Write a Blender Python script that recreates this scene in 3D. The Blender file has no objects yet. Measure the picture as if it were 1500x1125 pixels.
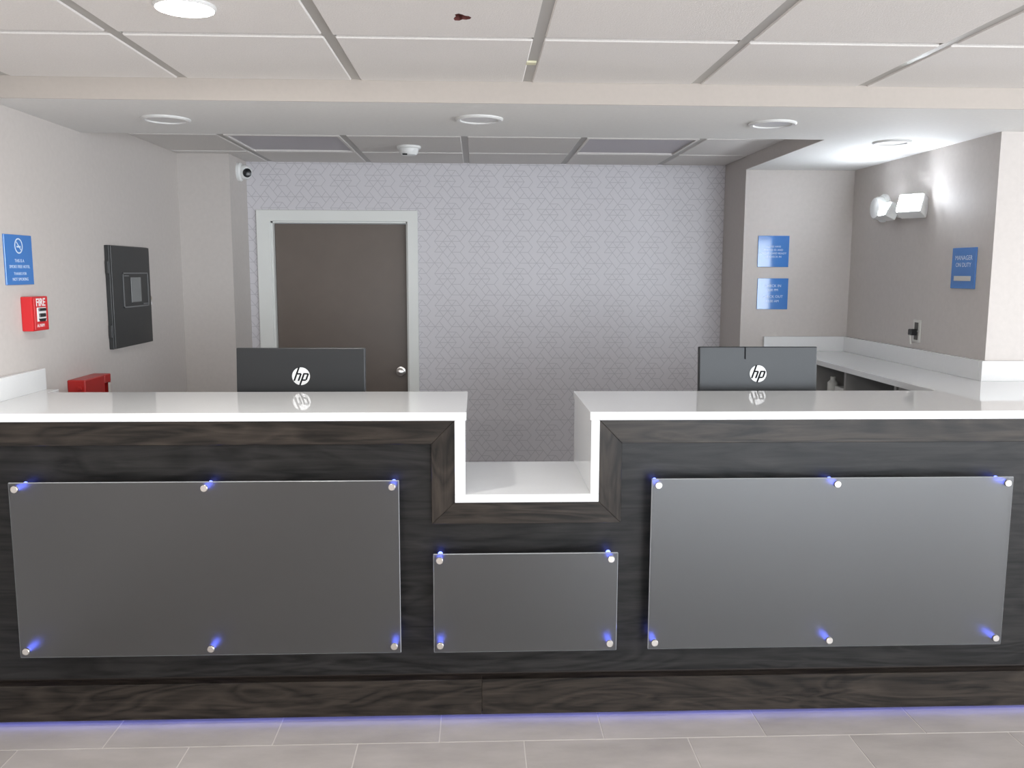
import bpy, bmesh, math, random
from mathutils import Vector, Matrix, Euler
random.seed(7)
R = math.radians
scene = bpy.context.scene
col = scene.collection

# ------------------------------------------------------------------ camera
F_PX = 1266.3                      # focal length in pixels of a 1500 px wide frame
cam_d = bpy.data.cameras.new('camera'); cam = bpy.data.objects.new('camera', cam_d); col.objects.link(cam)
cam_d.sensor_fit = 'HORIZONTAL'; cam_d.sensor_width = 36.0; cam_d.lens = 36.0 * F_PX / 1500.0
cam_d.clip_start = 0.05
Rv = Vector((0.99919688, -0.03992675, 0.00338349)); Uv = Vector((0.00179833, 0.12903842, 0.99163796))
Fv = Vector((0.04002948, 0.99083548, -0.12900659))
m3 = Matrix((Rv, Uv, -Fv)).transposed()
cam.matrix_world = Matrix.Translation((0.0, -2.8695, 1.5696)) @ m3.to_4x4()
scene.camera = cam

# ------------------------------------------------------------------ world, added window light, exposure
w = bpy.data.worlds.new('world'); scene.world = w; w.use_nodes = True
bg = w.node_tree.nodes['Background']; bg.inputs['Color'].default_value = (0.80, 0.88, 1.0, 1); bg.inputs['Strength'].default_value = 0.6
vs = scene.view_settings
vs.view_transform = 'Standard'; vs.look = 'None'; vs.gamma = 1.0; vs.use_curve_mapping = False
vs.exposure = 0.50

def area_light(name, loc, direction, sx, sy, power, color=(1, 1, 1), shape='RECTANGLE', parent=None):
    d = bpy.data.lights.new(name, 'AREA'); d.shape = shape; d.size = sx
    if shape in ('RECTANGLE', 'ELLIPSE'): d.size_y = sy
    d.energy = power; d.color = color
    o = bpy.data.objects.new(name, d); col.objects.link(o)
    o.location = loc; o.rotation_euler = Vector(direction).to_track_quat('-Z', 'Y').to_euler()
    if parent: o.parent = parent; o.location = Vector(loc) - parent.location
    return o
# fill light from unseen window bays invented behind the camera
LOBBY_Y = -7.0; LOBBY_X = 7.0
ADDED_WIN = [(1.20, 2.40), (2.52, 3.72), (3.84, 5.04), (5.50, 6.70)]      # invented bays, placed for their light
for a, b in ADDED_WIN:
    area_light('daylight', ((a + b) / 2, LOBBY_Y - 0.16, 1.10), (0, 1, 0), b - a, 2.08, 66, (0.84, 0.92, 1.0))
SIDE = [(-5.60, -3.50), (-3.30, -1.20)]                # two more, added unseen in the side wall to brighten the room
for a, b in SIDE:
    area_light('daylight', (LOBBY_X + 0.16, (a + b) / 2, 1.10), (-1, 0, 0), b - a, 2.08, 118, (0.92, 0.96, 1.0))

# ------------------------------------------------------------------ helpers
def new_mat(name):
    m = bpy.data.materials.new(name); m.use_nodes = True
    nt = m.node_tree; b = nt.nodes['Principled BSDF']
    return m, nt, b
def plain(name, c, rough=0.6, metal=0.0, spec=0.5, emit=None, estr=0.0, coat=0.0, vary=0.0, scale=30.0, bump=0.0):
    m, nt, b = new_mat(name)
    b.inputs['Base Color'].default_value = (*c, 1); b.inputs['Roughness'].default_value = rough
    b.inputs['Metallic'].default_value = metal; b.inputs['Specular IOR Level'].default_value = spec
    b.inputs['Coat Weight'].default_value = coat; b.inputs['Coat Roughness'].default_value = 0.08
    if emit: b.inputs['Emission Color'].default_value = (*emit, 1); b.inputs['Emission Strength'].default_value = estr
    if vary or bump:
        tc = nt.nodes.new('ShaderNodeTexCoord'); n = nt.nodes.new('ShaderNodeTexNoise')
        n.inputs['Scale'].default_value = scale; n.inputs['Detail'].default_value = 6
        nt.links.new(tc.outputs['Object'], n.inputs['Vector'])
        if vary:
            mr = nt.nodes.new('ShaderNodeMapRange'); mr.inputs['From Min'].default_value = 0.25; mr.inputs['From Max'].default_value = 0.75
            mr.inputs['To Min'].default_value = 1 - vary; mr.inputs['To Max'].default_value = 1 + vary
            nt.links.new(n.outputs['Fac'], mr.inputs['Value'])
            vm = nt.nodes.new('ShaderNodeVectorMath'); vm.operation = 'SCALE'; vm.inputs[0].default_value = c
            nt.links.new(mr.outputs['Result'], vm.inputs['Scale']); nt.links.new(vm.outputs['Vector'], b.inputs['Base Color'])
        if bump:
            bp = nt.nodes.new('ShaderNodeBump'); bp.inputs['Strength'].default_value = bump; bp.inputs['Distance'].default_value = 0.002
            nt.links.new(n.outputs['Fac'], bp.inputs['Height']); nt.links.new(bp.outputs['Normal'], b.inputs['Normal'])
    return m

class B:
    """collects geometry in world (or thing-local) coordinates"""
    def __init__(s): s.bm = bmesh.new()
    def _merge(s, t, mat=None):
        if mat is not None: bmesh.ops.transform(t, matrix=mat, verts=t.verts)
        me = bpy.data.meshes.new('tmp'); t.to_mesh(me); t.free(); s.bm.from_mesh(me); bpy.data.meshes.remove(me)
        return s
    def box(s, x0, x1, y0, y1, z0, z1, bev=0.0, seg=1, mat=None):
        t = bmesh.new(); bmesh.ops.create_cube(t, size=1)
        for v in t.verts: v.co = Vector(((x0 + x1) / 2 + v.co.x * (x1 - x0), (y0 + y1) / 2 + v.co.y * (y1 - y0), (z0 + z1) / 2 + v.co.z * (z1 - z0)))
        if bev: bmesh.ops.bevel(t, geom=t.edges[:], offset=bev, segments=seg, affect='EDGES', profile=0.6)
        return s._merge(t, mat)
    def prism(s, pts, axis, a, b, bev=0.0, mat=None):
        """polygon pts (2D) extruded between a and b along axis ('x','y','z')"""
        t = bmesh.new()
        def p3(p, h):
            return {'y': (p[0], h, p[1]), 'z': (p[0], p[1], h), 'x': (h, p[0], p[1])}[axis]
        va = [t.verts.new(p3(p, a)) for p in pts]; vb = [t.verts.new(p3(p, b)) for p in pts]
        t.faces.new(va); t.faces.new(vb[::-1]); n = len(pts)
        for i in range(n): t.faces.new((va[i], vb[i], vb[(i + 1) % n], va[(i + 1) % n]))
        bmesh.ops.recalc_face_normals(t, faces=t.faces[:])
        if bev: bmesh.ops.bevel(t, geom=t.edges[:], offset=bev, segments=1, affect='EDGES')
        return s._merge(t, mat)
    def lathe(s, prof, seg=32, mat=None, cap=True):
        """profile [(r, h)] revolved about local +Z"""
        t = bmesh.new(); rings = []
        for r, h in prof:
            if r < 1e-6: rings.append([t.verts.new((0, 0, h))])
            else: rings.append([t.verts.new((r * math.cos(2 * math.pi * i / seg), r * math.sin(2 * math.pi * i / seg), h)) for i in range(seg)])
        for A, C in zip(rings, rings[1:]):
            for i in range(seg):
                j = (i + 1) % seg
                if len(A) == 1 and len(C) == 1: continue
                if len(A) == 1: t.faces.new((A[0], C[i], C[j]))
                elif len(C) == 1: t.faces.new((A[i], A[j], C[0]))
                else: t.faces.new((A[i], A[j], C[j], C[i]))
        for rg in (rings[0], rings[-1]):
            if cap and len(rg) > 1: t.faces.new(rg)
        bmesh.ops.recalc_face_normals(t, faces=t.faces[:])
        return s._merge(t, mat)
    def build(s, name, mat, parent=None, smooth=False):
        me = bpy.data.meshes.new(name)
        if parent is not None and not is_local(parent):
            base = world_loc(parent)
            bmesh.ops.translate(s.bm, vec=-base, verts=s.bm.verts)
        s.bm.to_mesh(me); s.bm.free(); me.materials.append(mat)
        if smooth: me.shade_smooth(); me.set_sharp_from_angle(angle=R(35))
        o = bpy.data.objects.new(name, me); col.objects.link(o)
        if parent is not None: o.parent = parent
        return o
def is_local(o):
    while o.parent is not None: o = o.parent
    return bool(o.get('_local'))
def world_loc(o):
    v = Vector((0, 0, 0))
    while o is not None: v += o.location; o = o.parent
    return v
def axis_mat(loc, direction):
    return Matrix.Translation(loc) @ Vector(direction).to_track_quat('Z', 'Y').to_matrix().to_4x4()
def tag(o, label=None, cat=None, group=None, kind=None):
    if label: o['label'] = label
    if cat: o['category'] = cat
    if group: o['group'] = group
    if kind: o['kind'] = kind
    return o
def thing(name, loc, label=None, cat=None, group=None, kind=None, rot=None, local=False):
    o = bpy.data.objects.new(name, None); col.objects.link(o); o.location = loc; o.empty_display_size = 0.05
    if rot is not None: o.rotation_euler = rot; local = True
    if local: o['_local'] = 1
    return tag(o, label, cat, group, kind)
def text(name, body, size, mat, parent, loc, align='CENTER', thick=0.0006, rot=(R(90), 0, 0), sx=1.0, bold=0.0):
    c = bpy.data.curves.new('t', 'FONT'); c.body = body; c.size = size; c.align_x = align; c.align_y = 'CENTER'; c.extrude = thick; c.offset = bold
    c.resolution_u = 3
    t = bpy.data.objects.new('t', c); col.objects.link(t)
    dg = bpy.context.evaluated_depsgraph_get(); dg.update()
    me = bpy.data.meshes.new_from_object(t.evaluated_get(dg)); bpy.data.objects.remove(t); bpy.data.curves.remove(c)
    me.name = name; me.materials.clear(); me.materials.append(mat)
    o = bpy.data.objects.new(name, me); col.objects.link(o); o.parent = parent; o.location = loc; o.rotation_euler = rot; o.scale = (sx, 1, 1)
    return o

# ------------------------------------------------------------------ materials
def wall_mat(name, c, vary=0.03):
    m = plain(name, c, rough=0.62, spec=0.35, vary=vary, scale=45, bump=0.10); return m
M_wall = wall_mat('warm_grey_paint', (0.55, 0.512, 0.485))
M_trimwhite = plain('white_door_paint', (0.78, 0.79, 0.76), rough=0.4)
M_door = plain('taupe_door', (0.140, 0.113, 0.095), rough=0.36, vary=0.05, scale=8)
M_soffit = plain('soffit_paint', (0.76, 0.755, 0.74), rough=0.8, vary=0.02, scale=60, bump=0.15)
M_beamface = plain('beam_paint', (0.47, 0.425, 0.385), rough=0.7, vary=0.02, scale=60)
M_tile_c = plain('ceiling_board', (0.75, 0.725, 0.70), rough=0.9, spec=0.2, vary=0.05, scale=220, bump=0.5)
M_grid = plain('ceiling_grid_metal', (0.44, 0.425, 0.40), rough=0.45)
M_troffer = plain('unlit_light_diffuser', (0.42, 0.39, 0.42), rough=0.35)
M_white_pl = plain('white_plastic', (0.80, 0.81, 0.80), rough=0.35)
M_lens_off = plain('unlit_lens', (0.62, 0.62, 0.62), rough=0.3)
M_ring = plain('downlight_ring', (0.70, 0.70, 0.69), rough=0.3)
M_lit = plain('lit_lens', (1, 1, 1), emit=(1.0, 0.99, 0.97), estr=14)
M_emlit = plain('lit_emergency_lens', (1, 1, 1), emit=(0.86, 0.92, 1.0), estr=72)
M_black = plain('black_plastic', (0.012, 0.013, 0.015), rough=0.25)
M_quartz = plain('white_quartz', (0.76, 0.765, 0.765), rough=0.045, spec=0.6, vary=0.012, scale=120)
M_steel = plain('brushed_steel', (0.72, 0.69, 0.66), rough=0.28, metal=1.0)
M_blue = plain('sign_blue', (0.055, 0.20, 0.55), rough=0.07, spec=0.7)
M_signtext = plain('sign_print', (0.60, 0.72, 0.86), rough=0.3)
M_red = plain('red_paint', (0.62, 0.02, 0.025), rough=0.28)
M_redbox = plain('dark_red_metal', (0.40, 0.016, 0.014), rough=0.35)
M_hole = plain('dark_hole', (0.16, 0.05, 0.045), rough=0.9)
M_tape = plain('yellowed_tape', (0.72, 0.70, 0.50), rough=0.5)
M_led = plain('blue_led_barrel', (0.3, 0.35, 0.9), rough=0.3, emit=(0.10, 0.15, 1.0), estr=4.5)
M_ledk = plain('blue_led_kick', (0.1, 0.15, 1.0), emit=(0.16, 0.20, 1.0), estr=2.5)
M_shell = plain('monitor_shell', (0.014, 0.016, 0.018), rough=0.35, spec=0.45)
M_chrome = plain('emblem_white', (0.78, 0.78, 0.78), rough=0.22, spec=0.5)
M_matte = plain('matte_black', (0.012, 0.013, 0.015), rough=0.85, spec=0.15)
M_screen = plain('lit_screen', (0.02, 0.02, 0.02), rough=0.2, emit=(0.85, 0.92, 1.0), estr=2.0)  # screen glow added to brighten the wall behind the desk
M_panelblk = plain('charcoal_metal', (0.028, 0.030, 0.031), rough=0.38, vary=0.08, scale=15)
M_glassgrey = plain('display_glass', (0.20, 0.21, 0.21), rough=0.15)
M_greyline = plain('grey_print', (0.16, 0.165, 0.17), rough=0.4)
M_dkwood = plain('dark_cabinet', (0.035, 0.026, 0.022), rough=0.5)
M_grcab = plain('grey_laminate', (0.26, 0.25, 0.24), rough=0.5, vary=0.04)
M_desk = plain('desk_laminate', (0.10, 0.085, 0.075), rough=0.4, vary=0.05)
M_cream = plain('cream_plate', (0.62, 0.61, 0.57), rough=0.4)
M_brass = plain('worn_metal', (0.55, 0.50, 0.42), rough=0.35, metal=1.0)
M_frame = plain('window_metal', (0.35, 0.35, 0.35), rough=0.4)

def wood(name, base=(0.006, 0.0046, 0.0037), hi=(0.048, 0.038, 0.030), along='x'):
    m, nt, b = new_mat(name); N = nt.nodes.new; L = nt.links.new
    tc = N('ShaderNodeTexCoord'); oi = N('ShaderNodeObjectInfo')
    off = N('ShaderNodeVectorMath'); off.operation = 'SCALE'; off.inputs['Scale'].default_value = 9.0
    cmb = N('ShaderNodeCombineXYZ')
    for i in range(3): L(oi.outputs['Random'], cmb.inputs[i])
    L(cmb.outputs[0], off.inputs[0])
    add = N('ShaderNodeVectorMath'); add.operation = 'ADD'; L(tc.outputs['Object'], add.inputs[0]); L(off.outputs[0], add.inputs[1])
    mp = N('ShaderNodeMapping'); mp.inputs['Scale'].default_value = (1.6, 10, 22) if along == 'x' else (22, 10, 1.6)
    L(add.outputs[0], mp.inputs['Vector'])
    n1 = N('ShaderNodeTexNoise'); n1.inputs['Scale'].default_value = 1.3; n1.inputs['Detail'].default_value = 9; n1.inputs['Roughness'].default_value = 0.68; n1.inputs['Distortion'].default_value = 1.3
    L(mp.outputs[0], n1.inputs['Vector'])
    mp2 = N('ShaderNodeMapping'); mp2.inputs['Scale'].default_value = (0.9, 4, 5) if along == 'x' else (5, 4, 0.9)
    L(add.outputs[0], mp2.inputs['Vector'])
    wv = N('ShaderNodeTexNoise'); wv.inputs['Scale'].default_value = 1.2; wv.inputs['Detail'].default_value = 2; wv.inputs['Distortion'].default_value = 1.8
    L(mp2.outputs[0], wv.inputs['Vector'])
    mul = N('ShaderNodeMath'); mul.operation = 'MULTIPLY'; mul.inputs[1].default_value = 13; L(wv.outputs['Fac'], mul.inputs[0])
    fr = N('ShaderNodeMath'); fr.operation = 'PINGPONG'; fr.inputs[1].default_value = 1.0; L(mul.outputs[0], fr.inputs[0])
    mx = N('ShaderNodeMath'); mx.operation = 'MULTIPLY_ADD'; mx.inputs[1].default_value = 0.22; L(fr.outputs[0], mx.inputs[0]); L(n1.outputs['Fac'], mx.inputs[2])
    cr = N('ShaderNodeValToRGB'); cr.color_ramp.elements[0].position = 0.42; cr.color_ramp.elements[1].position = 0.95
    cr.color_ramp.elements[0].color = (*base, 1); cr.color_ramp.elements[1].color = (*hi, 1)
    L(mx.outputs[0], cr.inputs['Fac']); L(cr.outputs['Color'], b.inputs['Base Color'])
    b.inputs['Roughness'].default_value = 0.33; b.inputs['Specular IOR Level'].default_value = 0.30
    bp = N('ShaderNodeBump'); bp.inputs['Strength'].default_value = 0.25; bp.inputs['Distance'].default_value = 0.0012
    L(mx.outputs[0], bp.inputs['Height']); L(bp.outputs['Normal'], b.inputs['Normal'])
    return m
M_woodx = wood('dark_oak_trim'); M_woodz = wood('dark_oak_trim_upright', along='z')
M_woodp = wood('dark_oak_panel', base=(0.0028, 0.0028, 0.0029), hi=(0.027, 0.0255, 0.0245))

def frosted():
    m, nt, b = new_mat('frosted_acrylic'); N = nt.nodes.new; L = nt.links.new
    b.inputs['Base Color'].default_value = (0.25, 0.265, 0.28, 1); b.inputs['Roughness'].default_value = 0.37
    b.inputs['Transmission Weight'].default_value = 0.985; b.inputs['IOR'].default_value = 1.55
    b.inputs['Specular IOR Level'].default_value = 0.6
    b.inputs['Coat Weight'].default_value = 1.0; b.inputs['Coat Roughness'].default_value = 0.26; b.inputs['Coat IOR'].default_value = 1.6
    tc = N('ShaderNodeTexCoord'); n = N('ShaderNodeTexNoise'); n.inputs['Scale'].default_value = 900; n.inputs['Detail'].default_value = 1
    bp = N('ShaderNodeBump'); bp.inputs['Strength'].default_value = 0.03; bp.inputs['Distance'].default_value = 0.0005
    L(tc.outputs['Object'], n.inputs['Vector']); L(n.outputs['Fac'], bp.inputs['Height']); L(bp.outputs['Normal'], b.inputs['Normal'])
    return m
M_frost = frosted()
M_edge = plain('polished_acrylic_edge', (0.30, 0.31, 0.32), rough=0.12, spec=0.8)

def floor_tile_mat():
    m, nt, b = new_mat('floor_porcelain'); N = nt.nodes.new; L = nt.links.new
    g = N('ShaderNodeNewGeometry'); n = N('ShaderNodeTexNoise'); n.inputs['Scale'].default_value = 3.0; n.inputs['Detail'].default_value = 8; n.inputs['Roughness'].default_value = 0.6
    mp = N('ShaderNodeMapping'); mp.inputs['Rotation'].default_value = (0, 0, R(35)); mp.inputs['Scale'].default_value = (1, 2.6, 1)
    L(g.outputs['Position'], mp.inputs['Vector']); L(mp.outputs[0], n.inputs['Vector'])
    oi = N('ShaderNodeObjectInfo'); ad = N('ShaderNodeMath'); ad.operation = 'MULTIPLY_ADD'; ad.inputs[1].default_value = 0.16
    L(oi.outputs['Random'], ad.inputs[0]); L(n.outputs['Fac'], ad.inputs[2])
    cr = N('ShaderNodeValToRGB'); cr.color_ramp.elements[0].position = 0.30; cr.color_ramp.elements[1].position = 0.85
    cr.color_ramp.elements[0].color = (0.31, 0.285, 0.27, 1); cr.color_ramp.elements[1].color = (0.46, 0.425, 0.405, 1)
    L(ad.outputs[0], cr.inputs['Fac']); L(cr.outputs['Color'], b.inputs['Base Color'])
    b.inputs['Roughness'].default_value = 0.38
    return m
M_ftile = floor_tile_mat()
def floor_far_mat():
    m, nt, b = new_mat('floor_base'); N = nt.nodes.new; L = nt.links.new
    g = N('ShaderNodeNewGeometry'); br = N('ShaderNodeTexBrick'); br.offset = 0.5
    br.inputs['Scale'].default_value = 1.0; br.inputs['Brick Width'].default_value = 0.557; br.inputs['Row Height'].default_value = 0.28
    br.inputs['Mortar Size'].default_value = 0.003
    br.inputs['Color1'].default_value = (0.43, 0.395, 0.37, 1); br.inputs['Color2'].default_value = (0.47, 0.43, 0.41, 1); br.inputs['Mortar'].default_value = (0.56, 0.53, 0.50, 1)
    L(g.outputs['Position'], br.inputs['Vector']); L(br.outputs['Color'], b.inputs['Base Color']); b.inputs['Roughness'].default_value = 0.4
    return m
M_grout = plain('pale_grout', (0.60, 0.57, 0.54), rough=0.8)
M_floor_far = floor_far_mat()

def wallpaper_mat():
    """fine grey triangulated line print on pale lilac-grey paper"""
    m, nt, b = new_mat('geometric_wallpaper'); N = nt.nodes.new; L = nt.links.new
    A, H = 0.0542, 0.0339
    def math_(op, a, bb=None, c=None):
        n = N('ShaderNodeMath'); n.operation = op
        for i, v in enumerate((a, bb, c)):
            if v is None: continue
            if isinstance(v, (int, float)): n.inputs[i].default_value = v
            else: L(v, n.inputs[i])
        return n.outputs[0]
    g = N('ShaderNodeNewGeometry'); sp = N('ShaderNodeSeparateXYZ'); L(g.outputs['Position'], sp.inputs[0])
    u = math_('DIVIDE', math_('ADD', sp.outputs['X'], 10.0 - 0.19), A); v = math_('DIVIDE', math_('ADD', sp.outputs['Z'], 0.072), H)
    def hash_(i, j, k):
        cx = N('ShaderNodeCombineXYZ'); L(i, cx.inputs[0]); L(j, cx.inputs[1]); cx.inputs[2].default_value = k
        wn = N('ShaderNodeTexWhiteNoise'); wn.noise_dimensions = '3D'; L(cx.outputs[0], wn.inputs['Vector']); return wn.outputs['Value']
    def line(dist, keep):
        a = math_('LESS_THAN', dist, 0.0018)
        return math_('MULTIPLY', a, keep)
    # horizontals
    j = math_('ROUND', v); par = math_('MULTIPLY', math_('FLOORED_MODULO', j, 2.0), 0.5)
    i = math_('FLOOR', math_('SUBTRACT', u, par))
    dh = math_('MULTIPLY', math_('ABSOLUTE', math_('SUBTRACT', v, j)), H)
    even = math_('LESS_THAN', math_('FLOORED_MODULO', j, 2.0), 0.5)
    alt = math_('MULTIPLY', even, math_('LESS_THAN', math_('FLOORED_MODULO', i, 2.0), 0.5))
    some = math_('LESS_THAN', hash_(math_('FLOORED_MODULO', i, 4.0), math_('FLOORED_MODULO', j, 6.0), 4.4), 0.10)
    lh = line(dh, math_('MAXIMUM', alt, some))
    fv = math_('FLOOR', v); per = H / math.hypot(A / 2, H) * A; outs = [lh]
    for sgn, kk in ((-0.5, 2.7), (0.5, 5.1)):
        s = math_('MULTIPLY_ADD', v, sgn, u); k = math_('ROUND', s)
        d = math_('MULTIPLY', math_('ABSOLUTE', math_('SUBTRACT', s, k)), per)
        ii = math_('FLOORED_MODULO', math_('MULTIPLY_ADD', fv, -sgn, k), 4.0)
        outs.append(line(d, math_('LESS_THAN', hash_(ii, math_('FLOORED_MODULO', fv, 6.0), kk), 0.76)))
    tot = outs[0]
    for o_ in outs[1:]: tot = math_('MAXIMUM', tot, o_)
    mx = N('ShaderNodeMix'); mx.data_type = 'RGBA'
    mx.inputs[6].default_value = (0.65, 0.63, 0.655, 1); mx.inputs[7].default_value = (0.46, 0.445, 0.47, 1)
    L(math_('MULTIPLY', tot, 0.8), mx.inputs[0]); L(mx.outputs[2], b.inputs['Base Color'])
    b.inputs['Roughness'].default_value = 0.45; b.inputs['Specular IOR Level'].default_value = 0.5
    return m
M_paper = wallpaper_mat()

# ------------------------------------------------------------------ key dimensions (from the camera solve)
ZT, ZS, ZB, ZC = 1.10, 0.8164, 2.1677, 2.2417
ZSLAB = 1.0717
YB = 0.5133
XL, XR, XLB, XP = -1.7348, 2.2312, -1.4365, 1.5805
YW, YL, YP, YC = 2.7043, 2.3302, 2.2696, 0.83
BF, BB = 0.3406, 1.1055
NL, NR = -0.0413, 0.3853
TOP = 2.45
LX, LY = LOBBY_X, LOBBY_Y

# ------------------------------------------------------------------ setting: floor
floor = B().box(XL - 0.1, LX + 0.1, LY - 0.1, YW + 0.1, -0.10, -0.004).build('floor', M_floor_far); tag(floor, kind='structure')
grout = B().box(XL, 4.3, -2.66, 0.42, -0.004, -0.0018).build('grout_bed', M_grout, floor)
TW, TD = 0.557, 0.280; G = 0.0022
tb = B().box(-TW / 2 + G, TW / 2 - G, -TD / 2 + G, TD / 2 - G, -0.0018, 0.0, bev=0.0006)
tile0 = tb.build('tile', M_ftile); tile0.parent = floor
first = True
for r in range(-9, 2):
    y0 = -0.137 + r * TD
    offx = -0.130 if r % 2 == 0 else 0.155
    for c in range(-5, 9):
        x0 = offx + c * TW
        if x0 + TW < XL + 0.05 or x0 + TW > 4.3: continue
        xc = x0 + TW / 2
        if xc - TW / 2 < XL:
            B().box(XL + 0.002, x0 + TW - G, y0 + G, y0 + TD - G, -0.0018, 0.0, bev=0.0006).build('tile', M_ftile, floor); continue
        o = tile0 if first else tile0.copy()
        if not first: col.objects.link(o); o.parent = floor
        o.location = (xc, y0 + TD / 2, 0); first = False

# ------------------------------------------------------------------ setting: walls
wl = B().box(XL - 0.12, XL, LY, YL + 0.5, 0, TOP).build('wall_left', M_wall); tag(wl, kind='structure')
wlb = B().box(XL, XLB, YL, YW + 0.1, 0, TOP).build('wall_left_pier', M_wall); tag(wlb, kind='structure')
# wallpapered back wall, with the door opening cut out
DL, DR, DT = -1.2956, -0.4414, 1.8784           # visible opening
wb = B()
wb.box(XLB, DL - 0.02, YW, YW + 0.12, 0, TOP); wb.box(DR + 0.02, XP, YW, YW + 0.12, 0, TOP); wb.box(DL - 0.02, DR + 0.02, YW, YW + 0.12, DT + 0.02, TOP)
wbo = wb.build('wall_back', M_paper); tag(wbo, kind='structure')
wp_ = B().box(XP, XR + 0.12, YP, YW + 0.12, 0, TOP).build('wall_right_pier', M_wall); tag(wp_, kind='structure')
wr = B().box(XR, XR + 0.12, YC + 0.12, YP, 0, TOP).build('wall_right', M_wall); tag(wr, kind='structure')
wrf = B().box(XR, LX, YC, YC + 0.12, 0, TOP)
wrf = wrf.build('wall_right_front', M_wall); tag(wrf, kind='structure')
wlr = B(); ys = LY
for a, b_ in SIDE:
    wlr.box(LX, LX + 0.12, ys, a, 0, TOP); wlr.box(LX, LX + 0.12, a, b_, 0, 0.05); wlr.box(LX, LX + 0.12, a, b_, 2.15, TOP); ys = b_
wlr.box(LX, LX + 0.12, ys, YC + 0.12, 0, TOP)
wlr = wlr.build('wall_lobby_right', M_wall); tag(wlr, kind='structure')
wf = B(); xs = XL - 0.12
for a, b_ in ADDED_WIN:
    wf.box(xs, a, LY - 0.12, LY, 0, TOP); wf.box(a, b_, LY - 0.12, LY, 0, 0.05); wf.box(a, b_, LY - 0.12, LY, 2.15, TOP); xs = b_
wf.box(xs, LX + 0.12, LY - 0.12, LY, 0, TOP)
wfo = wf.build('wall_front', M_wall); tag(wfo, kind='structure')
for n_, (a, b_) in enumerate(ADDED_WIN):  # frames for the invented bays behind the camera
    fr = B(); t_ = 0.05
    for q in ((a, a + t_, 0.05, 2.15), (b_ - t_, b_, 0.05, 2.15), (a, b_, 0.05, 0.10), (a, b_, 2.10, 2.15)): fr.box(q[0], q[1], LY - 0.09, LY - 0.03, q[2], q[3])
    tag(fr.build('window_%d' % (n_ + 1), M_frame), kind='structure')
for n_, (a, b_) in enumerate(SIDE):  # frames for the added side wall openings
    fr = B()
    for q in ((a, a + 0.05, 0.05, 2.15), (b_ - 0.05, b_, 0.05, 2.15), (a, b_, 0.05, 0.10), (a, b_, 2.10, 2.15)): fr.box(LX + 0.03, LX + 0.09, q[0], q[1], q[2], q[3])
    tag(fr.build('window_%d' % (n_ + 5), M_frame), kind='structure')

# ------------------------------------------------------------------ setting: door with frame
d = thing('door_1', (0, YW, 0), kind='structure')
fo_l, fo_r, fo_t = -1.3833, -0.3752, 1.9481
jamb = B()
jamb.prism([(fo_l, 0), (DL, 0), (DL, DT), (DR, DT), (DR, 0), (fo_r, 0), (fo_r, fo_t), (fo_l, fo_t)], 'y', YW - 0.016, YW, bev=0.003)
jamb.box(DL - 0.018, DL + 0.012, YW, YW + 0.115, 0, DT + 0.02); jamb.box(DR - 0.008, DR + 0.018, YW, YW + 0.115, 0, DT + 0.02); jamb.box(DL, DR, YW, YW + 0.115, DT - 0.01, DT + 0.02)
jamb.build('door_frame', M_trimwhite, d)
leaf = B().box(DL + 0.014, DR - 0.010, YW + 0.045, YW + 0.085, 0.006, DT - 0.013, bev=0.002).build('door_leaf', M_door, d)
kn = B().lathe([(0, 0), (0.030, 0), (0.030, 0.006), (0.012, 0.010), (0.011, 0.034), (0.020, 0.040), (0.026, 0.052), (0.024, 0.064), (0.012, 0.070), (0, 0.071)], 24,
               axis_mat((-0.497, YW + 0.045, 0.923), (0, -1, 0))).build('door_knob', M_steel, leaf, smooth=True)
tag(kn, 'round brushed metal knob')

# ------------------------------------------------------------------ setting: ceiling, beam, soffit
ceil = B()
ceil.box(XL - 0.12, LX + 0.12, LY - 0.12, BF, ZC + 0.03, TOP + 0.12)
ceil.box(XL - 0.12, LX + 0.12, BF, YW + 0.12, TOP, TOP + 0.12)
ceil.box(XL, XP, BB, YW, ZC + 0.03, TOP)
ceil_o = ceil.build('ceiling', M_grid); tag(ceil_o, kind='structure')
beam = B(); beam.box(XL, LX, BF, BB, ZB, TOP)
beam_o = beam.build('trim_1', M_soffit); tag(beam_o, kind='structure')
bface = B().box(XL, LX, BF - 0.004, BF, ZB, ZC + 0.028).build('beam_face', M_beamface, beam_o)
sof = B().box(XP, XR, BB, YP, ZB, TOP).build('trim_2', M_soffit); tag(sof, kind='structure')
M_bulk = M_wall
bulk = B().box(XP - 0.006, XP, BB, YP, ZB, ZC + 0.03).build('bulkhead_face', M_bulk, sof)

P = 0.6095; GW = 0.0165       # tile pitch, half grid-bar reveal
def ceil_tile(x0, x1, y0, y1, mat=None, name='ceiling_tile', lift=0.0):
    """square edge board whose face drops below the grid"""
    return B().box(x0 + GW, x1 - GW, y0 + GW, y1 - GW, ZC + lift, ZC + 0.03, bev=0.0035).build(name, mat or M_tile_c, ceil_o)
X0f = -1.0375; X0b = -1.284
rows_f = [BF - 0.004, -0.2453, -0.2453 - P, -0.2453 - 2 * P, -0.2453 - 3 * P, -0.2453 - 4 * P]
HOLE = None
for r in range(len(rows_f) - 1):
    ya, yb = rows_f[r + 1], rows_f[r]
    if r == 0: yb += GW
    for k in range(-2, 9):
        xa, xb = X0f + k * P, X0f + (k + 1) * P
        if xb <= XL + 0.02: continue
        xa = max(xa, XL - GW + 0.001)
        if xa < -0.04 < xb and r == 1:
            HOLE = (xa, xb, ya, yb); continue
        ceil_tile(xa, xb, ya, yb)
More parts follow.
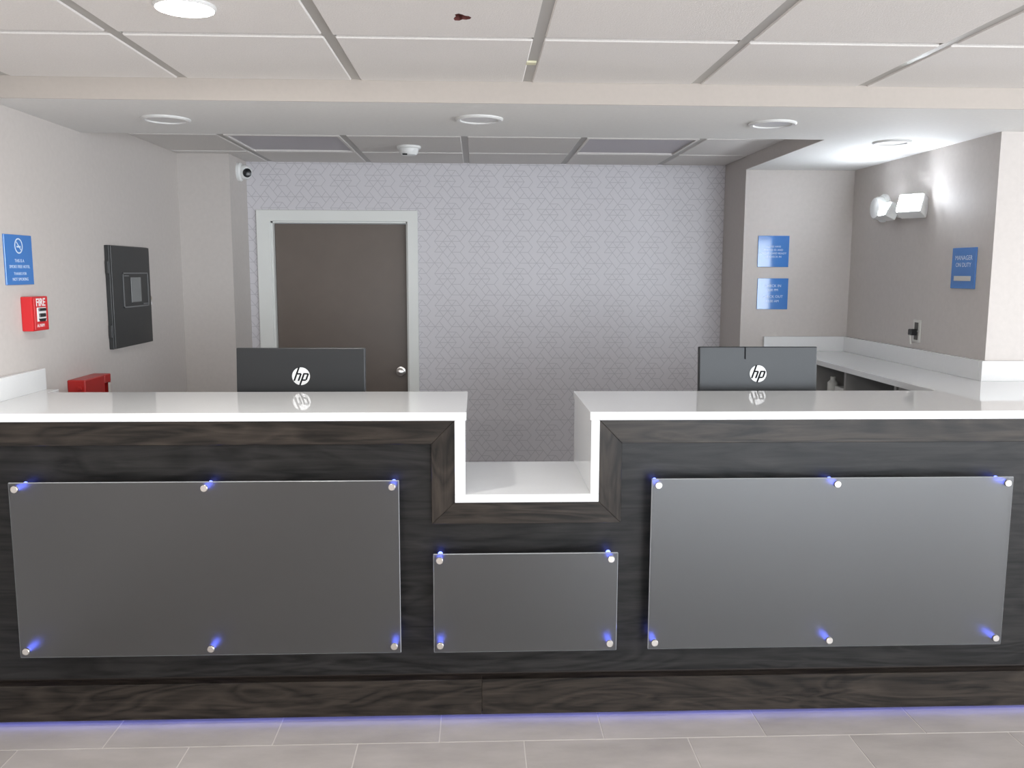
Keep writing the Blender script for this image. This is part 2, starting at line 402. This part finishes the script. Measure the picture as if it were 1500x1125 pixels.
# board with the torn hole
xa, xb, ya, yb = HOLE
bm = bmesh.new(); hc = Vector((-0.0415, -0.452)); outer = [(xa + GW, ya + GW), (xb - GW, ya + GW), (xb - GW, yb - GW), (xa + GW, yb - GW)]
ring = []
for i in range(14):
    a = 2 * math.pi * i / 14; rr = 1 + 0.28 * math.sin(3 * a + 1) + random.uniform(-.12, .12)
    ring.append((hc.x + 0.023 * rr * math.cos(a), hc.y + 0.030 * rr * math.sin(a)))
ov = [bm.verts.new((*p, ZC)) for p in outer]; rv = [bm.verts.new((*p, ZC)) for p in ring]
es = [bm.edges.new((ov[i], ov[(i + 1) % 4])) for i in range(4)] + [bm.edges.new((rv[i], rv[(i + 1) % 14])) for i in range(14)]
bmesh.ops.triangle_fill(bm, use_beauty=True, use_dissolve=False, edges=es)
ot = [bm.verts.new((*p, ZC + 0.03)) for p in outer]
for i in range(4): bm.faces.new((ov[i], ov[(i + 1) % 4], ot[(i + 1) % 4], ot[i]))
bmesh.ops.recalc_face_normals(bm, faces=bm.faces[:])
tb = B(); tb.bm.free(); tb.bm = bm; holed = tb.build('ceiling_tile', M_tile_c, ceil_o)
hb = B(); t = hb.bm; a_ = [t.verts.new((*p, ZC + 0.0)) for p in ring]; b_ = [t.verts.new((hc.x + (p[0] - hc.x) * .9, hc.y + (p[1] - hc.y) * .9, ZC + 0.028)) for p in ring]
for i in range(14): t.faces.new((a_[i], a_[(i + 1) % 14], b_[(i + 1) % 14], b_[i]))
t.faces.new(b_)
hb.build('torn_hole', M_hole, holed)
# main runners (drop a touch below the boards' shoulder) and cross tees
for k in range(-1, 10):
    x = X0f + k * P
    if x < LX - 0.05: B().box(x - 0.0165, x + 0.0165, rows_f[-1], BF - 0.004, ZC + 0.004, ZC + 0.03).build('grid_runner', M_grid, ceil_o)
for y in rows_f[1:]:
    B().box(XL, LX, y - 0.0115, y + 0.0115, ZC + 0.008, ZC + 0.03).build('grid_cross_tee', M_grid, ceil_o)
tape = B().box(0.161, 0.193, 0.030, 0.066, ZC - 0.002, ZC + 0.006, bev=0.001).build('runner_splice_clip', M_tape, ceil_o)
# far boards of the lobby ceiling beyond the nearest rows
farc = B().box(XL, LX, LY, rows_f[-1] - GW, ZC, ZC + 0.03).box(X0f + 9 * P + GW, LX, rows_f[-1] - GW, BF - 0.004, ZC, ZC + 0.03).build('ceiling_field', M_tile_c, ceil_o)
# back ceiling behind the beam
rows_b = [YW, 2.222, 2.222 - P, BB]
for r in range(3):
    yb, ya = rows_b[r], rows_b[r + 1]
    if r == 0: yb += GW
    if r == 2: ya -= GW
    for k in range(-1, 5):
        xa, xb = max(X0b + k * P, XL - GW), min(X0b + (k + 1) * P, XP - 0.006 + GW)
        if r == 1 and k in (0, 3): continue
        if k == -1 and r == 0 : ya_ = ya; yb_ = YL + GW if xa < XLB else yb
        if k == -1 and r == 0:
            ceil_tile(xa, xb, ya, YL + GW); ceil_tile(XLB - GW, xb, YL - GW, yb); continue
        ceil_tile(xa, xb, ya, yb)
for k in range(0, 5):
    x = X0b + k * P
    if x < XP: B().box(x - 0.0165, x + 0.0165, BB, YW, ZC + 0.004, ZC + 0.03).build('grid_runner', M_grid, ceil_o)
for y in rows_b[1:3]: B().box(XL, XP - 0.006, y - 0.0115, y + 0.0115, ZC + 0.008, ZC + 0.03).build('grid_cross_tee', M_grid, ceil_o)
for k, lab in ((0, 'flat unlit ceiling light panel nearest the security camera'), (3, 'flat unlit ceiling light panel nearest the bulkhead on the sign side')):
    xa, xb = X0b + k * P, X0b + (k + 1) * P; ya, yb = 2.222 - P, 2.222
    t_ = thing('ceiling_light_panel', ((xa + xb) / 2, (ya + yb) / 2, ZC), lab, 'ceiling light', 'flat ceiling light panels over the desk')
    fb = B()
    for q in ((xa + GW, xb - GW, ya + GW, ya + 0.03), (xa + GW, xb - GW, yb - 0.03, yb - GW), (xa + GW, xa + 0.03, ya + 0.03, yb - 0.03), (xb - 0.03, xb - GW, ya + 0.03, yb - 0.03)):
        fb.box(q[0], q[1], q[2], q[3], ZC - 0.002, ZC + 0.03)
    fb.build('frame', M_tile_c, t_)
    B().box(xa + 0.03, xb - 0.03, ya + 0.03, yb - 0.03, ZC + 0.006, ZC + 0.03).build('diffuser', M_troffer, t_)

# recessed downlights
def downlight(x, y, z, lab, lit=False, r=0.095, power=0.0):
    t_ = thing('recessed_downlight', (x, y, z), lab, 'downlight', 'round recessed downlights')
    q = 0.006 if lit else 0.022
    B().lathe([(r, 0.0005), (r, -0.004), (r - 0.006, -0.009), (r - 0.018, -0.008), (r - 0.022, -0.002), (r - 0.022, 0.0005)], 40, Matrix.Translation((x, y, z))).build('ring', M_ring, t_, smooth=True)
    B().lathe([(0, -0.0100 if lit else -0.0035), (r - q, -0.0095 if lit else -0.0035), (r - q, 0.0005), (0, 0.0005)], 40, Matrix.Translation((x, y, z))).build('lens', M_lit if lit else M_lens_off, t_, smooth=True)
    if power: area_light('downlight_lamp', (x, y, z - 0.012), (0, 0, -1), 2 * (r - 0.025), 0, power, (1, 0.98, 0.95), 'DISK', t_)
    return t_
downlight(-0.747, -0.518, ZC, 'lit round downlight glowing in the tiled ceiling', True, 0.078, 9)
downlight(-1.237, 0.73, ZB, 'unlit round downlight in the soffit beam nearest the wall with the black panel')
downlight(0.009, 0.655, ZB, 'unlit round downlight in the soffit beam above the lowered ledge')
downlight(1.195, 0.69, ZB, 'unlit round downlight in the soffit beam, above the monitor with the top slot')
downlight(1.91, 1.15, ZB, 'unlit round downlight in the alcove soffit above the emergency lamp', r=0.085)
# unseen lobby lamps, added behind the camera to lift floor and ceiling
for x, y in [(x, y) for x in (-0.747, 1.10, 2.95) for y in (-2.2, -4.4)]:
    downlight(x, y, ZC, 'lit round downlight glowing in the lobby ceiling behind the photographer', True, 0.078, 13)

# smoke detector on the back ceiling
t_ = thing('smoke_detector', (-0.37, 1.97, ZC), 'small white smoke detector on the ceiling behind the desk', 'smoke detector')
B().lathe([(0.066, 0.001), (0.066, -0.010), (0.062, -0.014), (0, -0.014)], 32, Matrix.Translation((-0.37, 1.97, ZC))).build('base_plate', M_white_pl, t_, smooth=True)
B().lathe([(0.054, -0.014), (0.050, -0.034), (0.040, -0.046), (0.018, -0.050), (0, -0.050)], 32, Matrix.Translation((-0.37, 1.97, ZC))).build('sensor_dome', M_white_pl, t_, smooth=True)
B().box(-0.40, -0.375, 1.918, 1.93, ZC - 0.051, ZC - 0.044).build('sensor_slot', M_black, t_)

# ------------------------------------------------------------------ reception desk
YT, YPN = 0.010, 0.034      # front of trim, front of recessed panel
XE = 2.62                   # the desk runs on past the frame
desk = thing('reception_desk', (0.2, 0.25, 0), 'long dark oak reception desk front with mitred trim and lowered middle', 'desk')
zt1 = ZSLAB; zt0 = 0.990; ns0, ns1 = -0.077, 0.414    # outer faces of white notch lining
zn1, zn0 = 0.7885, 0.7115
il, ir = -0.156, 0.493
tf = (YT, YPN + 0.02)
XLd = XL + 0.002
B().prism([(XLd, zt0), (il, zt0), (ns0, zt1), (XLd, zt1)], 'y', *tf, bev=0.0012).build('top_trim', M_woodx, desk)
B().prism([(ir, zt0), (XE, zt0), (XE, zt1), (ns1, zt1)], 'y', *tf, bev=0.0012).build('top_trim', M_woodx, desk)
B().prism([(il, zn0), (ns0, zn1), (ns0, zt1), (il, zt0)], 'y', *tf, bev=0.0012).build('side_trim', M_woodz, desk)
B().prism([(ns1, zn1), (ir, zn0), (ir, zt0), (ns1, zt1)], 'y', *tf, bev=0.0012).build('side_trim', M_woodz, desk)
B().prism([(il, zn0), (ir, zn0), (ns1, zn1), (ns0, zn1)], 'y', *tf, bev=0.0012).build('ledge_trim', M_woodx, desk)
ZBB = 0.1500
pn = (YPN, YPN + 0.02)
B().prism([(XLd, 0.163), (XE, 0.163), (XE, zt0 + 0.03), (ir - 0.02, zt0 + 0.03), (ir - 0.02, zn0 + 0.03), (il + 0.02, zn0 + 0.03), (il + 0.02, zt0 + 0.03), (XLd, zt0 + 0.03)], 'y', *pn).build('front_panel', M_woodp, desk)
B().box(XLd, 0.01395, 0.006, 0.040, 0.020, ZBB, bev=0.0015).build('base_board', M_woodx, desk)
B().box(0.01405, XE, 0.006, 0.040, 0.020, ZBB, bev=0.0015).build('base_board', M_woodx, desk)
# carcass behind the front (dark boards) and toe kick
for q in [(XLd, ns0, 0.056, 0.076, 0.0, ZSLAB), (ns1, XE, 0.056, 0.076, 0.0, ZSLAB), (ns0, ns1, 0.056, 0.076, 0.0, zn1), (ns0, ns1, YB - 0.05, YB - 0.03, 0, zn1)] + \
        [(x, x + 0.02, 0.076, YB - 0.03, 0, ZSLAB) for x in (XLd, -1.0, ns0 - 0.02, ns1, 1.2, XR + 0.1)]:
    B().box(*q).build('carcass_panel', M_dkwood, desk)
# blue led strip under the base board
B().box(XLd + 0.05, XE - 0.05, 0.022, 0.032, 0.0165, 0.0198).build('kick_led_strip', M_ledk, desk)

# white quartz tops
lt = thing('countertop', (-0.9, 0.25, ZSLAB), 'straight white quartz countertop that meets the wall with the fire alarm pull', 'countertop')
B().prism([(XLd, 0.0), (NL + 0.004, 0.0), (NL + 0.004, YB), (-1.66, YB), (-1.66, 0.60), (XLd, 0.60)], 'z', ZSLAB, ZT, bev=0.0015).build('slab', M_quartz, lt)
B().box(XLd - 0.0008, XLd + 0.026, 0.0, 0.60, ZT, 1.184, bev=0.0012).build('backsplash', M_quartz, lt)
rt = thing('countertop', (1.5, 0.25, ZSLAB), 'L shaped white quartz countertop that turns along the alcove wall', 'countertop')
XIN = 1.8452
B().prism([(NR - 0.004, 0.0), (XE + 0.03, 0.0), (XE + 0.03, YC - 0.001), (XR - 0.001, YC - 0.001), (XR - 0.001, YP - 0.001), (XIN, YP - 0.001), (XIN, YB), (NR - 0.004, YB)], 'z', ZSLAB, ZT, bev=0.0015).build('slab', M_quartz, rt)
ZBS = 1.188
B().box(XIN + 0.095 - 0.22, XR - 0.001, YP - 0.026, YP - 0.001, ZT, ZBS, bev=0.0012).build('backsplash', M_quartz, rt)
B().box(XR - 0.026, XR - 0.001, YC - 0.0005, YP - 0.027, ZT, ZBS, bev=0.0012).build('backsplash', M_quartz, rt)
B().box(XR - 0.026, 2.405, YC - 0.026, YC - 0.001, ZT, ZBS, bev=0.0012).build('backsplash', M_quartz, rt)
lg = thing('transaction_ledge', (0.17, 0.25, zn1), 'lowered white quartz ledge with upright side panels between the two countertops', 'ledge')
B().box(ns0, ns1, 0.0, YB, zn1, ZS, bev=0.0012).build('shelf', M_quartz, lg)
B().box(ns0, NL, 0.0, YB, ZS, ZSLAB - 0.0005, bev=0.0012).build('side_panel', M_quartz, lg)
B().box(NR, ns1, 0.0, YB, ZS, ZSLAB - 0.0005, bev=0.0012).build('side_panel', M_quartz, lg)

# ------------------------------------------------------------------ frosted acrylic panels on steel standoffs
GY0, GY1 = -0.036, -0.028
def standoff(x, z, parent):
    s = B().lathe([(0.0085, 0.0), (0.0085, 0.0598)], 20, axis_mat((x, YPN - 0.0002, z), (0, -1, 0))).build('standoff', M_led, parent, smooth=True)
    B().lathe([(0.0, 0.0085), (0.0105, 0.0085), (0.0118, 0.0072), (0.0118, 0.0002), (0, 0.0002)], 24, axis_mat((x, GY0, z), (0, -1, 0))).build('cap', M_steel, s, smooth=True)
def glass(x0, x1, z0, z1, spots, lab):
    t_ = thing('acrylic_panel', ((x0 + x1) / 2, GY0, z0), lab, 'acrylic panel', 'frosted panels on the desk front')
    pane = B().box(x0, x1, GY0, GY1, z0, z1, bev=0.0018).build('pane', M_frost, t_)
    pane.data.materials.append(M_edge)
    for f in pane.data.polygons:
        if abs(f.normal.y) < 0.9: f.material_index = 1
    for x, z in spots: standoff(x, z, t_)
zz = (0.855, 0.2965)
glass(-1.5406, -0.2625, 0.2716, 0.8763, [(x, z) for x in (-1.518, -0.904, -0.2856) for z in zz], 'large frosted acrylic panel below the black monitor, on six steel standoffs, darker of two')
glass(-0.1505, 0.4792, 0.2698, 0.6201, [(x, z) for x in (-0.129, 0.455) for z in (0.5985, 0.2965)], 'small frosted acrylic panel below the lowered ledge, on four steel standoffs')
glass(0.5887, 1.8427, 0.2716, 0.8763, [(x, z) for x in (0.6115, 1.2255, 1.820) for z in zz], 'large frosted acrylic panel with bright grey sheen, on six steel standoffs')

# ------------------------------------------------------------------ desks and all-in-one computers behind the counter
ZD = 0.74
for x0, x1, lab in ((XLd + 0.005, -0.25, 'dark laminate work desk carrying the black monitor behind the counter'), (0.62, 1.80, 'dark laminate work desk carrying the grey sheen monitor behind the counter')):
    t_ = thing('work_desk', ((x0 + x1) / 2, 0.85, 0), lab, 'desk')
    B().box(x0, x1, YB - 0.029, 1.26, ZD - 0.03, ZD, bev=0.002).build('desk_top', M_desk, t_)
    for x in (x0 + 0.02, x1 - 0.04): B().box(x, x + 0.02, YB, 1.22, 0, ZD - 0.03).build('side_panel', M_desk, t_)

def computer(x, y, width, ztop, lab, slot):
    t_ = thing('desktop_computer', (x, y, ZD), lab, 'computer', rot=(0, 0, 0))
    H_ = 0.345; zl = ztop - ZD            # local height of the top
    tilt = Matrix.Translation((0, 0, zl)) @ Matrix.Rotation(R(-4.5), 4, 'X') @ Matrix.Translation((0, 0, -zl))
    # shell: back faces the camera (-y), slimmer toward the lower edge
    hw = width / 2
    sh = B(); sh.box(-hw, hw, 0, 0.030, zl - H_, zl, bev=0.004, seg=2, mat=tilt); shell = sh.build('back_shell', M_shell, t_)
    B().box(-hw + 0.008, hw - 0.008, 0.0302, 0.033, zl - H_ + 0.015, zl - 0.008, mat=tilt).build('screen', M_screen, t_)
    B().prism([(-0.010, 0.0), (0.034, 0.0), (0.034, 0.008), (-0.002, 0.09), (-0.002, 0.20), (-0.014, 0.20), (-0.020, 0.09)], 'x', -0.07, 0.07, mat=Matrix.Translation((0, 0, 0.0))).build('stand_neck', M_shell, t_)
    B().box(-0.13, 0.13, -0.06, 0.13, 0.0, 0.009, bev=0.003).build('stand_base', M_shell, t_)
    if slot: B().box(-0.059, -0.053, -0.0006, 0.003, zl - 0.052, zl - 0.002, mat=tilt).build('camera_slot', M_matte, shell)
    # round chrome emblem with slanted letters
    zc = zl - 0.1135; r = 0.0355; xo = 0.0
    em = B().lathe([(0, 0), (r, 0), (r, 0.0014), (0, 0.0014)], 48, tilt @ axis_mat((xo, 0.0, zc), (0, -1, 0))).build('emblem', M_chrome, shell)
    lb = B(); sk = 0.36
    def stroke(xa, za, xb, zb, wd):      # slanted parallelogram bars, local to emblem
        lb.prism([(xa - wd / 2, za), (xa + wd / 2, za), (xb + wd / 2, zb), (xb - wd / 2, zb)], 'y', -0.0020, -0.0013, mat=tilt @ Matrix.Translation((xo, 0, zc)))
    def at(x0, z): return x0 + sk * z
    wd = 0.0070; zlo, zhi = -0.0185, 0.0125
    stroke(at(-0.0205, zlo), zlo, at(-0.0205, 0.0365), 0.0365, wd)             # h stem up to the rim
    stroke(at(-0.0035, zlo), zlo, at(-0.0035, zhi - 0.003), zhi - 0.003, wd)   # h right leg
    stroke(at(-0.012, zhi - 0.006), zhi - 0.006, at(-0.012, zhi), zhi, 0.017)  # h shoulder
    stroke(at(0.0085, -0.0365), -0.0365, at(0.0085, zhi), zhi, wd)             # p stem down to the rim
    stroke(at(0.0255, zlo + 0.003), zlo + 0.003, at(0.0255, zhi - 0.003), zhi - 0.003, wd)
    stroke(at(0.017, zhi - 0.006), zhi - 0.006, at(0.017, zhi), zhi, 0.017)
    stroke(at(0.017, zlo), zlo, at(0.017, zlo + 0.006), zlo + 0.006, 0.017)
    lb.build('emblem_letters', M_matte, shell)
computer(-0.705, 0.605, 0.510, 1.2645, 'all-in-one computer seen from behind, black shell with round hp emblem, before taupe door', False)
computer(1.176, 0.695, 0.499, 1.2615, 'all-in-one computer seen from behind, grey sheen, round hp emblem and slot', True)

# ------------------------------------------------------------------ cabinet under the return countertop
t_ = thing('open_cabinet', (2.03, 1.5, 0), 'dark open shelving cabinet under the return countertop along the alcove wall', 'cabinet')
cb = B(); x0, x1, y0, y1 = XIN + 0.02, XR - 0.003, YC + 0.002, YP - 0.003
B().box(x1 - 0.012, x1, y0, y1, 0.0, ZSLAB - 0.001).build('back_panel', M_dkwood, t_)
for y in (y0, 0.875, 1.405, 1.83, y1 - 0.02): B().box(x0, x1 - 0.012, y, y + 0.022, 0.0, ZSLAB - 0.001, bev=0.001).build('divider', M_grcab, t_)
for ya, yb in ((0.897, 1.405), (1.427, 1.83), (1.852, y1 - 0.02)):
    for z in (0.10, 0.52, 0.90): B().box(x0 + 0.004, x1 - 0.012, ya, yb, z, z + 0.018).build('shelf', M_dkwood if z < .8 else M_grcab, t_)
# small carton and roll on the top shelf
t_ = B().box(1.90, 2.02, 1.50, 1.62, 0.9182, 0.972, bev=0.003).build('paper_carton', M_cream); tag(t_, 'small pale carton on the cabinet shelf beside the grey sheen monitor', 'carton')
t_ = B().lathe([(0.012, 0), (0.026, 0), (0.028, 0.004), (0.028, 0.060), (0.014, 0.075), (0.014, 0.092), (0, 0.092)], 20, Matrix.Translation((1.93, 1.715, 0.9182))).build('bottle', M_cream, smooth=True); tag(t_, 'small pale bottle on the cabinet shelf beside the grey sheen monitor', 'bottle')

# ------------------------------------------------------------------ wall-mounted things; local frame: x reads right, faces -y, wall at y=0
LEFT, RIGHT, FRONT = (0, 0, R(90)), (0, 0, R(-90)), (0, 0, 0)
def sign(loc, rot, w_, h_, lab, lines, cat='sign'):
    t_ = thing('wall_sign', loc, lab, cat, None, rot=rot)
    B().box(-w_ / 2, w_ / 2, -0.006, 0, -h_ / 2, h_ / 2, bev=0.0012).build('plate', M_blue, t_)
    for body, size, z in lines: text('lettering', body, size, M_signtext, t_, (0, -0.0061, z), thick=0.0003)
    return t_
sign((1.761, YP, 1.6935), FRONT, 0.187, 0.184, 'square blue sign with four text lines, upper of two on pillar',
     [('PLEASE HAVE', 0.015, 0.028), ('PHOTO ID AND', 0.016, 0.008), ('CREDIT CARD READY', 0.016, -0.012), ('AT CHECK IN', 0.016, -0.032)])
sign((1.766, YP, 1.4425), FRONT, 0.186, 0.184, 'square blue sign with two pairs of text lines, lower of two on pillar',
     [('CHECK IN', 0.022, 0.047), ('3:00 PM', 0.020, 0.022), ('CHECK OUT', 0.022, -0.017), ('11:00 AM', 0.020, -0.044)])
s = sign((XR, 1.042, 1.592), RIGHT, 0.196, 0.186, 'blue sign with a white strip near its foot, on the alcove wall',
     [('MANAGER', 0.030, 0.046), ('ON DUTY', 0.028, 0.014)])
B().box(-0.068, 0.068, -0.009, -0.0061, -0.058, -0.036, bev=0.0006).build('name_strip', M_cream, s)
s = sign((XL, 0.503, 1.607), LEFT, 0.198, 0.187, 'blue sign with a round pictogram, on the wall above the fire alarm pull',
     [('THIS IS A', 0.017, -0.004), ('SMOKE FREE HOTEL', 0.0165, -0.026), ('THANKS FOR', 0.015, -0.052), ('NOT SMOKING', 0.0165, -0.073)])
pg = B()
pg.lathe([(0.024, 0), (0.029, 0), (0.029, 0.0008), (0.024, 0.0008), (0.024, 0)], 32, axis_mat((0, -0.0060, 0.052), (0, -1, 0)), cap=False)
pg.box(-0.014, 0.014, -0.0068, -0.0061, 0.046, 0.052); pg.box(-0.0215, 0.0215, -0.0070, -0.0062, -0.002, 0.002, mat=Matrix.Translation((0, 0, 0.052)) @ Matrix.Rotation(R(45), 4, 'Y'))
pg.build('pictogram', M_signtext, s)

# fire alarm pull station
t_ = thing('fire_alarm_pull', (XL, 0.562, 1.402), 'red fire alarm pull station with black and white handle', 'fire alarm', rot=LEFT)
body = B().box(-0.062, 0.062, -0.042, 0, -0.066, 0.066, bev=0.004, seg=2).build('body', M_red, t_)
B().box(-0.050, 0.050, -0.0445, -0.0425, -0.060, 0.060, bev=0.001).build('face_plate', M_red, t_)
M_wh = plain('white_print', (0.82, 0.82, 0.82), rough=0.4)
text('lettering', 'FIRE', 0.042, M_wh, t_, (0, -0.0446, 0.042), sx=0.95, bold=0.0008)
text('lettering', 'ALARM', 0.018, M_wh, t_, (-0.008, -0.0446, -0.046))
hb = B(); hb.box(-0.034, 0.034, -0.0475, -0.0445, -0.030, 0.024, bev=0.001); h_ = hb.build('handle_backplate', M_wh, t_)
B().box(-0.027, 0.027, -0.053, -0.0476, 0.010, 0.021, bev=0.002).build('pull_handle', M_black, t_)
B().box(-0.024, 0.024, -0.052, -0.0476, -0.013, 0.001, bev=0.002).build('pull_handle', M_black, t_)
B().prism([(-0.027, -0.019), (0.027, -0.019), (0.018, -0.030), (-0.018, -0.030)], 'y', -0.051, -0.0476).build('handle_tip', M_black, t_)

# charcoal fire panel
t_ = thing('control_cabinet', (XL, 1.507, 1.443), 'charcoal metal wall cabinet with a small grey display window', 'control panel', rot=LEFT)
B().box(-0.236, 0.240, -0.022, 0, -0.245, 0.243, bev=0.002).build('back_box', M_panelblk, t_)
B().box(-0.234, 0.238, -0.030, -0.0225, -0.243, 0.241, bev=0.002).build('door', M_panelblk, t_)
fb = B(); a, b_, c, d_ = -0.115, 0.205, -0.055, 0.115
for q in ((a, b_, d_ - 0.006, d_), (a, b_, c, c + 0.006), (a, a + 0.009, c, d_), (b_ - 0.009, b_, c, d_)): fb.box(q[0], q[1], -0.0325, -0.0303, q[2], q[3])
fb.build('window_border', M_greyline, t_)
B().box(-0.020, 0.105, -0.0325, -0.0303, -0.030, 0.092, bev=0.0005).build('display', M_glassgrey, t_)
B().box(-0.095, -0.040, -0.0315, -0.0303, 0.097, 0.102).build('name_mark', M_greyline, t_)
B().box(0.130, 0.190, -0.0315, -0.0303, -0.045, -0.039).build('name_mark', M_greyline, t_)
for z in (0.14, -0.16): B().box(-0.246, -0.2365, -0.020, -0.006, z - 0.03, z + 0.03, bev=0.002).build('hinge', M_panelblk, t_)
t_ = thing('wall_fitting', (XL, 1.803, 1.416), 'tiny metal fitting on the wall beside the charcoal cabinet', 'wall fitting', rot=LEFT)
B().box(-0.012, 0.012, -0.004, 0, -0.034, 0.026, bev=0.001).build('plate', M_wall, t_)
B().lathe([(0, 0), (0.009, 0), (0.009, 0.008), (0, 0.009)], 16, axis_mat((0, -0.004, 0.008), (0, -1, 0))).build('lock', M_brass, t_, smooth=True)
B().box(-0.004, 0.004, -0.010, -0.0042, -0.026, -0.012).build('key', M_white_pl, t_)

# red wall box behind the counter
t_ = thing('red_wall_box', (XL, 0.955, 0.955), 'dark red metal box on the wall, just showing above the countertop', 'wall box', rot=LEFT)
bb = B(); bb.box(-0.125, 0.070, -0.075, 0, -0.15, 0.152, bev=0.004); bb.box(0.070, 0.135, -0.075, 0, 0.115, 0.152, bev=0.003); bb.box(0.125, 0.135, -0.075, 0, -0.15, 0.115, bev=0.002); bb.box(0.070, 0.125, -0.012, 0, -0.15, 0.115)
bb.build('body', M_redbox, t_)
B().box(0.118, 0.1245, -0.078, -0.068, -0.15, 0.112).build('edge_strip', M_cream, t_)
for z in (0.118, 0.095, 0.070): B().box(-0.134, -0.1255, -0.062, -0.045, z - 0.006, z + 0.006, bev=0.001).build('hinge_knuckle', M_redbox, t_)

# security camera on the pier return, facing the room
t_ = thing('security_camera', (XLB, 2.515, 2.158), 'white turret security camera with black lens at the wallpaper corner', 'security camera', rot=(0, 0, 0))
ax = axis_mat((0, 0, 0), (1, 0, 0))
B().lathe([(0, 0), (0.056, 0), (0.056, 0.016), (0.050, 0.024), (0.044, 0.026), (0, 0.026)], 36, ax).build('base', M_white_pl, t_, smooth=True)
bdir = Vector((0.62, -0.75, -0.18)).normalized()
bl = B(); prof = []
for i in range(13):
    a = R(-90 + 15 * i); prof.append((0.044 * math.cos(a), 0.044 * math.sin(a)))
prof = [p for p in prof if p[1] < 0.034]; prof = prof + [(0.0, prof[-1][1])]
ball = bl.lathe(prof, 32, axis_mat(Vector((0.040, -0.006, -0.002)), bdir)).build('eyeball', M_white_pl, t_, smooth=True)
B().lathe([(0, 0.030), (0.026, 0.030), (0.027, 0.038), (0.024, 0.040), (0.012, 0.036), (0, 0.037)], 28, axis_mat(Vector((0.040, -0.006, -0.002)), bdir)).build('lens', M_black, t_, smooth=True)

# round wall strobe + twin-head emergency light on the alcove wall
t_ = thing('wall_detector', (XR, 1.865, 1.92), 'round white domed device on the wall beside the emergency lamp', 'detector', rot=RIGHT)
B().lathe([(0, 0), (0.076, 0), (0.076, 0.012), (0.070, 0.020), (0, 0.020)], 36, axis_mat((0, 0, 0), (0, -1, 0))).build('base', M_white_pl, t_, smooth=True)
B().lathe([(0.062, 0.020), (0.062, 0.044), (0.054, 0.058), (0.034, 0.064), (0, 0.065)], 36, axis_mat((0, 0, 0), (0, -1, 0))).build('dome', M_white_pl, t_, smooth=True)
t_ = thing('emergency_light', (XR, 1.54, 1.905), 'twin head emergency light, both lamps glowing on the alcove wall', 'emergency light', rot=RIGHT)
B().box(-0.10, 0.13, -0.040, 0, -0.050, 0.045, bev=0.006, seg=2).build('housing', M_white_pl, t_)
def head(loc, direction, hw, hh, dep):
    mt = axis_mat(loc, direction)
    hd = B(); hd.box(-hw, hw, -hh, hh, -dep, 0, bev=0.006, seg=2, mat=mt); h_ = hd.build('lamp_head', M_white_pl, t_)
    B().box(-hw + 0.007, hw - 0.007, -hh + 0.007, hh - 0.007, 0.0002, 0.004, bev=0.001, mat=mt).build('lamp_lens', M_emlit, h_)
# local x runs toward the camera, -y into the room
head(Vector((-0.165, -0.075, 0.0)), (-0.10, -0.85, 0.42), 0.056, 0.040, 0.060)
head(Vector((0.120, -0.085, 0.010)), (0.52, -0.68, 0.36), 0.064, 0.050, 0.075)

# outlet with a plug
t_ = thing('wall_outlet', (XR, 1.428, 1.277), 'cream wall outlet plate above the return countertop', 'outlet', rot=RIGHT)
B().box(-0.037, 0.037, -0.006, 0, -0.058, 0.058, bev=0.002).build('cover_plate', M_cream, t_)
for z in (0.024, -0.024): B().box(-0.018, 0.018, -0.0085, -0.0061, z - 0.020, z + 0.020, bev=0.001).build('socket', plain('socket_dark', (0.10, 0.095, 0.085), rough=0.5), t_)
t_ = thing('power_plug', (XR - 0.0087, 1.428, 1.272), 'black power plug pushed into the wall outlet', 'plug', rot=RIGHT)
B().box(-0.016, 0.016, -0.034, 0, -0.016, 0.016, bev=0.004).build('plug_body', M_black, t_)
B().lathe([(0.0045, 0), (0.0045, 0.045), (0, 0.045)], 10, axis_mat((0, -0.028, -0.014), (0, 0.1, -1))).build('cord', M_cream, t_)

for o in list(bpy.data.objects):
    if '_local' in o: del o['_local']
